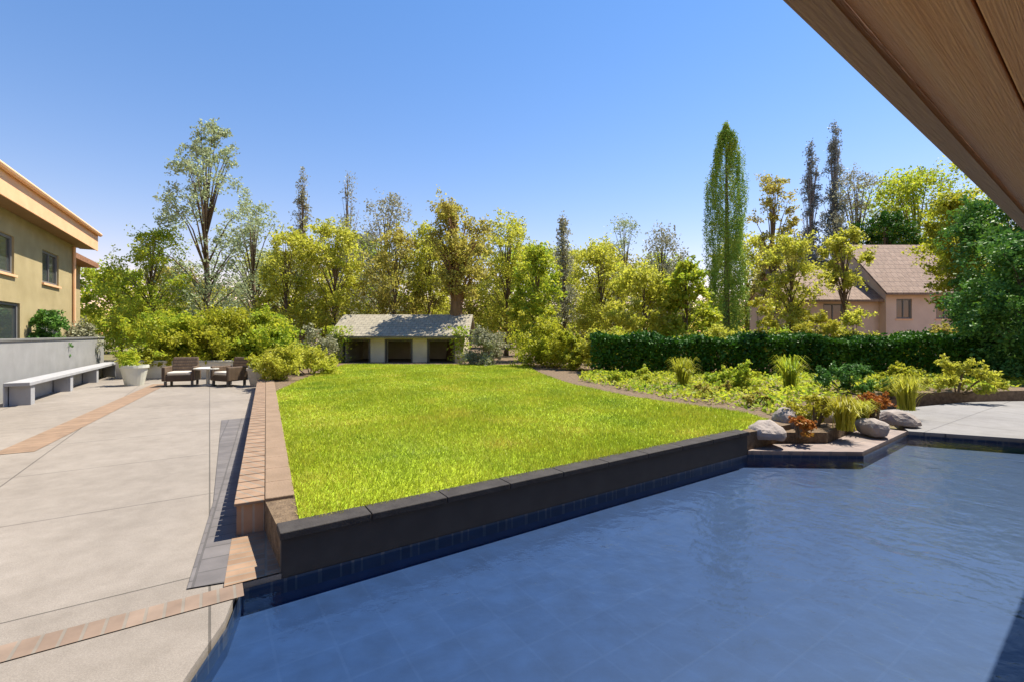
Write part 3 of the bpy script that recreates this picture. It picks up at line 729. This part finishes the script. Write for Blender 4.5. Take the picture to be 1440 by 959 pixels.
T(878, 306, 33, 70, 'pale', 'pale see-through tree behind the yellow-olive tree', seed=26, clear=.25, clumps=34, per=45)
T(930, 322, 31, 74, 'grey', 'grey open-crowned tree just left of the tall cypress', seed=27, clear=.2, clumps=38, per=60)
T(905, 376, 21, 92, 'olive', 'low olive tree with golden leaves above the hedge left of the cypress', seed=28, clear=.1, clumps=44, per=130)
T(965, 368, 20, 66, 'green', 'small green tree close to the foot of the cypress', seed=29, clear=.1, clumps=40, per=130)
t = thing('cypress_tree', 'tall narrow dark green cypress standing above the hedge', 'tree', (at(1021, 24), 24, RZ - .02), 0, TG)
r = np.random.default_rng(30)
Hc, Wc, n = top(170, 24), 1.12, 60000
ns = 1500
zs = r.uniform(.01, .97, ns); as_ = r.uniform(0, 2 * math.pi, ns)
prof = np.minimum(1, (1 - zs) * 3.4) ** .7 * np.minimum(1, .62 + zs * 3)
ks = prof * Wc * r.uniform(.55, 1.0, ns) * (.86 + .16 * np.sin(as_ * 3 + zs * 11))
wq = r.integers(0, ns, n); q = r.uniform(0, 1, n)
up_ = q * r.uniform(.5, 1.25, n) * (.35 + .65 * prof[wq])
rr_ = ks[wq] * (1 + .06 * q) ; rr_ = np.where(zs[wq] * Hc + up_ > Hc * .97, rr_ * .4, rr_)
px_ = rr_ * np.cos(as_[wq]) + r.normal(0, .05, n); py_ = rr_ * np.sin(as_[wq]) + r.normal(0, .05, n)
link('crown', leaf_mesh('crown', np.stack([px_, py_, zs[wq] * Hc + up_ - .2], 1), .05, up=.4, seed=30, squash=.38), M['cypress'], t)
b = MB(); b.tube([(0, 0, 0), (.05, 0, Hc * .5), (0, 0, Hc * .95)], [.2, .12, .02], 8); b.build('trunk', M['bark'], t)
T(1088, 244, 29, 60, 'brown', 'olive-brown tree with a thin top just right of the cypress', seed=31, clear=.15, clumps=44, per=90)
T(1140, 200, 36, 56, 'slate', 'slender slate-coloured conifer, shorter of the two behind the pink house wing', 'conifer_tree', shape='cone', seed=32, clear=.15, clumps=60, per=150, crad=.24, bark='grey_bark')
T(1174, 170, 37, 60, 'slate', 'slender slate-coloured conifer, taller of the two behind the pink house wing', 'conifer_tree', shape='cone', seed=33, clear=.15, clumps=64, per=150, crad=.24, bark='grey_bark')
T(1206, 238, 34, 70, 'grey', 'grey open tree behind the pink house, right of the two conifers', seed=34, clear=.2, clumps=42, per=75)
T(1112, 330, 24.5, 74, 'olive', 'olive tree in front of the pink house wing', seed=35, clear=.2, clumps=40, per=110)
T(1188, 322, 25.0, 56, 'olive', 'small olive tree covering the corner between the pink house and its wing', seed=36, clear=.55, clumps=26, per=110)
T(1290, 240, 34, 150, 'green', 'big bright green tree spreading above the roof of the pink house', seed=37, clear=.3, clumps=70, per=150, size=.15)
T(1245, 300, 31.8, 70, 'dark', 'dark green tree right behind the pink house roof', seed=38, clear=.4, clumps=36, per=130, size=.14)
T(1420, 270, 17, 140, 'deep', 'large deep green tree at the right edge near the patio roof', seed=39, clear=.1, clumps=80, per=190, size=.1)
T(1352, 268, 21, 86, 'lime', 'sunlit yellow-green tree beside the large deep green tree', seed=40, clear=.3, clumps=44, per=130)
T(1450, 330, 13, 130, 'deep', 'deep green bushy tree touching the right edge below the timber ceiling', seed=41, clear=.04, clumps=70, per=190, size=.08)
# further backdrop trees closing the gaps
bx = [(380, 352, 44), (450, 340, 46), (520, 336, 45), (590, 344, 47), (660, 338, 46), (730, 350, 44), (800, 352, 46), (870, 362, 45), (940, 362, 46), (1050, 330, 46), (1110, 336, 44), (1330, 320, 47), (1410, 318, 46), (250, 372, 44), (170, 372, 40)]
wh = ['leftmost but one of', 'fourth from the left of', 'fifth from the left of', 'sixth from the left of', 'seventh from the left of', 'eighth from the left of', 'ninth from the left of', 'tenth from the left of', 'eleventh from the left of', 'twelfth from the left of', 'thirteenth from the left of', 'next to rightmost of', 'rightmost of', 'second from the left of', 'leftmost of']
wh[0] = 'third from the left of'
for i, (px, py, Y) in enumerate(bx):
    make_tree('background_tree', 'rounded olive-green tree, %s the far row behind all the others' % wh[i], 'tree', (at(px, Y), Y, RZ - .02 if i < 13 else -.02), top(py, Y), 100 / 640 * Y,
              ['olive', 'brown', 'green'][i % 3], seed=60 + i, clear=.06, clumps=46, per=120, size=.2, group='far row of background trees')

r = np.random.default_rng(321)
cx_ = r.uniform(-75, 80, 260); cy_ = r.uniform(66, 80, 260)
cz_ = r.uniform(.5, 1, 260) * (7.5 + 1.6 * np.sin(cx_ * .21) + 1.2 * np.sin(cx_ * .53 + 2)) * r.uniform(.25, 1, 260) ** .5
tag(link('woodland', leaf_mesh('woodland', clump_points(r, np.stack([cx_, cy_, cz_], 1), r.uniform(1.4, 2.4, 260), 260), .26, seed=322), M['olive']), 'distant woodland closing the view behind all the garden trees', 'woodland', kind='stuff')

# ---------------------------------------------------------------- shrubs on the left, around the lawn and in the bed
SG = 'shrubs round the garden'
def Sh(px, Y, hgt, wid, leaf, label, z0=RZ - .02, **k):
    return make_shrub('shrub', label, 'shrub', (at(px, Y), Y, z0), hgt, wid, leaf, group=SG, **k)
Sh(226, 18.6, 3.0, 2.1, 'green', 'tall green shrub at the end of the tan house wing', -.02, seed=101, n=7000, size=.08)
Sh(262, 17.8, 3.3, 2.4, 'green', 'tall green shrub behind the wicker chairs, left one', -.02, seed=102, n=7000, size=.08)
Sh(318, 17.4, 3.1, 2.4, 'lime', 'yellow-green tall shrub behind the wicker chairs, right one', -.02, seed=103, n=7000, size=.08)
Sh(374, 17.5, 2.9, 2.2, 'green', 'leafy green shrub left of the pavilion at the patio corner', -.02, seed=104, n=6500, size=.08)
Sh(232, 16.9, 1.5, 2.0, 'lime', 'low lime shrub just behind the pale patio end wall', -.02, seed=105, n=4500, size=.06)
Sh(395, 13.2, 1.15, 1.3, 'olive', 'dark olive shrub at the far left corner of the lawn', seed=106, n=4200, size=.045)
Sh(438, 15.2, 1.2, 1.7, 'olive', 'olive shrub on the lawn edge in front of the left of the pavilion', seed=107, n=4200, size=.05)
Sh(428, 19.6, 1.9, 1.8, 'grey', 'greyish shrub against the left side of the pavilion', seed=108, n=4200, size=.06)
Sh(680, 20.2, 1.75, 2.3, 'grey', 'greyish green shrub right of the pavilion under the reddish trunk', seed=109, n=5000, size=.06)
Sh(770, 18.6, 2.2, 2.6, 'lime', 'bright yellow-green shrub at the left end of the hedge', seed=110, n=7000, size=.065)
Sh(805, 17.2, 1.9, 1.2, 'lime', 'narrow yellow-green shrub touching the hedge end', seed=111, n=3600, size=.06)
Sh(1072, 15.0, 3.0, 1.1, 'yellow', 'golden yellow shrub rising over the hedge below the cypress', seed=112, n=1700, size=.06)
Sh(1148, 15.4, 2.95, 1.3, 'yellow', 'golden yellow shrub above the hedge in front of the pink house wing', seed=113, n=1700, size=.06)
Sh(1206, 15.2, 2.7, 1.4, 'olive', 'olive shrub topping the hedge in front of the pink house', seed=114, n=1700, size=.06)
# bed in front of the hedge
Sh(880, 12.6, .55, 1.8, 'green', 'low spreading green plant at the lawn edge before the hedge', seed=120, n=3000, size=.04)
make_tuft('yellow-green tufted grass in front of the hedge below the cypress', (at(960, 11.6), 11.6, RZ - .02), 0.75, 0.5, 'lime', 960, group='tufted grasses in the planting bed')
Sh(1035, 11.0, .7, 1.5, 'green', 'mounded green plant in the bed right of the lawn corner', seed=122, n=3400, size=.04)
make_tuft('tall green tufted grass in the middle of the planting bed', (at(1110, 10.6), 10.6, RZ - .02), 0.85, 0.5, 'green', 1110, group='tufted grasses in the planting bed')
Sh(1195, 10.4, .75, 1.6, 'deep', 'wide dark green plant in the bed in front of the dark hedge', seed=124, n=3400, size=.04)
Sh(1275, 10.0, .75, 1.0, 'lime', 'yellow-green upright plant at the right of the planting bed', seed=125, n=2800, size=.04)
Sh(1345, 10.6, .8, 1.3, 'olive', 'olive plant near the right end of the bed by the deck', seed=126, n=3000, size=.04)
Sh(1146, 6.95, .6, .75, 'yellow', 'yellow-leaved plant among the stones near the pool path', z0=.19, seed=127, n=1800, size=.03)
make_tuft('golden tufted grass nearest the pool path', (at(1186, 6.75), 6.75, .19), 0.5, 0.36, 'yellow', 1186, group='tufted grasses in the planting bed')
Sh(1232, 7.6, .5, .6, 'rust', 'rust-coloured flowering plant in the bed behind the pool path', z0=.19, seed=129, n=1500, size=.03)
Sh(1122, 6.5, .3, .5, 'rust', 'low rusty orange plant beside the lawn tip', z0=.19, seed=130, n=1000, size=.025)
make_tuft('olive tufted grass at the deck corner', (at(1275, 8.5), 8.5, .19), 0.65, 0.42, 'olive', 1275, group='tufted grasses in the planting bed')
Sh(1062, 8.6, .3, .8, 'brown', 'low brown plant behind the right tip of the lawn', seed=132, n=1500, size=.03)
Sh(1010, 9.6, .35, 1.0, 'brown', 'brown ground-hugging plant between lawn and green mounds', seed=133, n=1600, size=.03)
make_tuft('small olive tufted grass among the stones behind the pool path', (at(1208, 7.2), 7.2, .19), 0.38, 0.28, 'olive', 1208, group='tufted grasses in the planting bed')

# leafy ground cover filling the bed between lawn and hedge
cover = [(4.3, 7.4), (5.2, 8.4), (8.4, 10.4), (13, 11.4), (19, 12.4), (16, 13.6), (8, 14.6), (2.4, 15.4), (1.9, 13.0), (3.1, 9.6), (4.15, 7.9)]
n = 70000
px = rng.uniform(1.5, 20, n); py = rng.uniform(7, 16, n)
den = .55 + .3 * np.sin(px * 2.3 + py) * np.sin(py * 2.9 - px * .7) + .18 * np.sin(px * 5.1) * np.cos(py * 6.3)
k = inside(px, py, cover) & (rng.uniform(0, 1, n) < den)
px, py, den = px[k], py[k], den[k]
pz = RZ + rng.uniform(.01, 1, len(px)) * .26 * den
tag(link('ground_cover', leaf_mesh('ground_cover', np.stack([px, py, pz], 1), .045, up=.8, seed=77), M['green']), 'patchy green ground cover filling the bed between the lawn and the hedge', 'ground cover', kind='stuff')

def wallplant(s_, label, hgt, wid, leaf, seed):
    a = R(-31); make_shrub('climbing_shrub', label, 'shrub', (-13.45 + math.sin(a) * s_ + .32 * math.cos(a), 11.6 + math.cos(a) * s_ + .32 * .515, .03), hgt, wid, leaf, seed=seed, n=5200, size=.055, group='shrubs against the tan house', depth=.5)
wallplant(2.9, 'dark green shrub growing up the tan house wall between door and window', 3.1, 1.2, 'deep', 141)
wallplant(6.4, 'grey-green shrub at the far corner of the tan house by the downpipe', 2.7, 1.3, 'grey', 142)

where = ['behind the left end of the hedge', 'second behind the hedge counting from its left end', 'behind the hedge left of the cypress', 'behind the hedge at the cypress foot', 'behind the hedge right of the cypress', 'behind the hedge between the two golden shrubs',
         'behind the hedge below the pink house wing', 'behind the hedge below the pink house', 'behind the hedge right of the pink house', 'last behind the hedge at its right end']
for i, px in enumerate([850, 905, 960, 1015, 1070, 1125, 1185, 1250, 1315, 1385]):
    Sh(px, 16.6 - i * .12, 1.75 + .2 * math.sin(i * 2.4), 1.9, ['olive', 'green', 'brown'][i % 3], 'loose %s shrub %s' % (['olive', 'green', 'brownish'][i % 3], where[i]), seed=200 + i, n=4200, size=.06)

# clipped hedge
t = thing('hedge', 'long dark green clipped hedge running to the right edge behind the planting bed', 'hedge', (at(832, 15.2), 15.2, RZ - .02), R(-7))
r = np.random.default_rng(55)
n = 60000
hx = r.uniform(0, 17.5, n)
hy = r.uniform(0, 1.5, n); hz = r.uniform(0, 1, n) ** .8 * 1.22
top_h = 1.16 + .06 * np.sin(hx * 1.3) + .07 * np.sin(hx * 3.7 + 1)
hz = np.minimum(hz, top_h + r.normal(0, .07, n) + .05 * np.sin(hx * 7.7)); hz = np.abs(hz)
shell = r.uniform(0, 1, n) < .75
face = r.integers(0, 3, n)
hy = np.where(shell & (face == 0), r.normal(.0, .06, n) + .1 * np.sin(hx * 2.1), hy)
hz = np.where(shell & (face > 0), top_h + r.normal(0, .06, n), hz)
link('foliage', leaf_mesh('foliage', np.stack([hx, hy, hz], 1), .06, seed=56), M['dark'], t)
for i in range(24):
    x = .4 + i * .72
    b = MB(); b.tube([(x, .75, -.02), (x + r.normal() * .1, .75, .5), (x + r.normal() * .2, .7, .95)], [.035, .025, .01], 6); b.build('stem', M['bark'], t)

# edging stones
M['rock'] = mat('bed_stone', [(.3, (.22, .19, .17)), (.7, (.36, .31, .28))], 5, .9, .6, 25)
def rock(px, Y, z, sx, sy, sz, label, seed):
    r = np.random.default_rng(seed)
    import bmesh
    bm_ = bmesh.new(); bmesh.ops.create_icosphere(bm_, subdivisions=3, radius=1)
    ph = r.uniform(0, 6, 6)
    for v in bm_.verts:
        c = v.co
        k = 1 + .14 * math.sin(c.x * 2.3 + ph[0]) + .12 * math.sin(c.y * 3.1 + ph[1]) + .1 * math.sin(c.z * 3.7 + ph[2]) + .05 * math.sin(c.x * 7 + c.y * 6 + ph[3])
        v.co = Vector((c.x * sx * k, c.y * sy * k, max(-.35, c.z) * sz * k))
    me = bpy.data.meshes.new('rock'); bm_.to_mesh(me); bm_.free()
    o = link('rock', me, M['rock']); o.location = (at(px, Y), Y, z + sz * .3); o.rotation_euler = (0, 0, r.uniform(0, 6))
    tag(o, label, 'rock', 'stones edging the planting bed')
rock(1078, 6.35 , .15, .24, .2, .2, 'rounded grey boulder at the right tip of the lawn', 1)
rock(1105, 7.0, .16, .26, .2, .2, 'brownish boulder behind the low rusty plant', 2)
rock(1165, 7.4, .09, .28, .22, .2, 'grey boulder behind the golden tufted plant', 3)
rock(1225, 7.0, .09, .24, .2, .18, 'flat stone between the small olive and the rust plants', 4)
rock(1262, 7.75, .09, .3, .22, .2, 'boulder at the bed corner closest to the deck', 5)
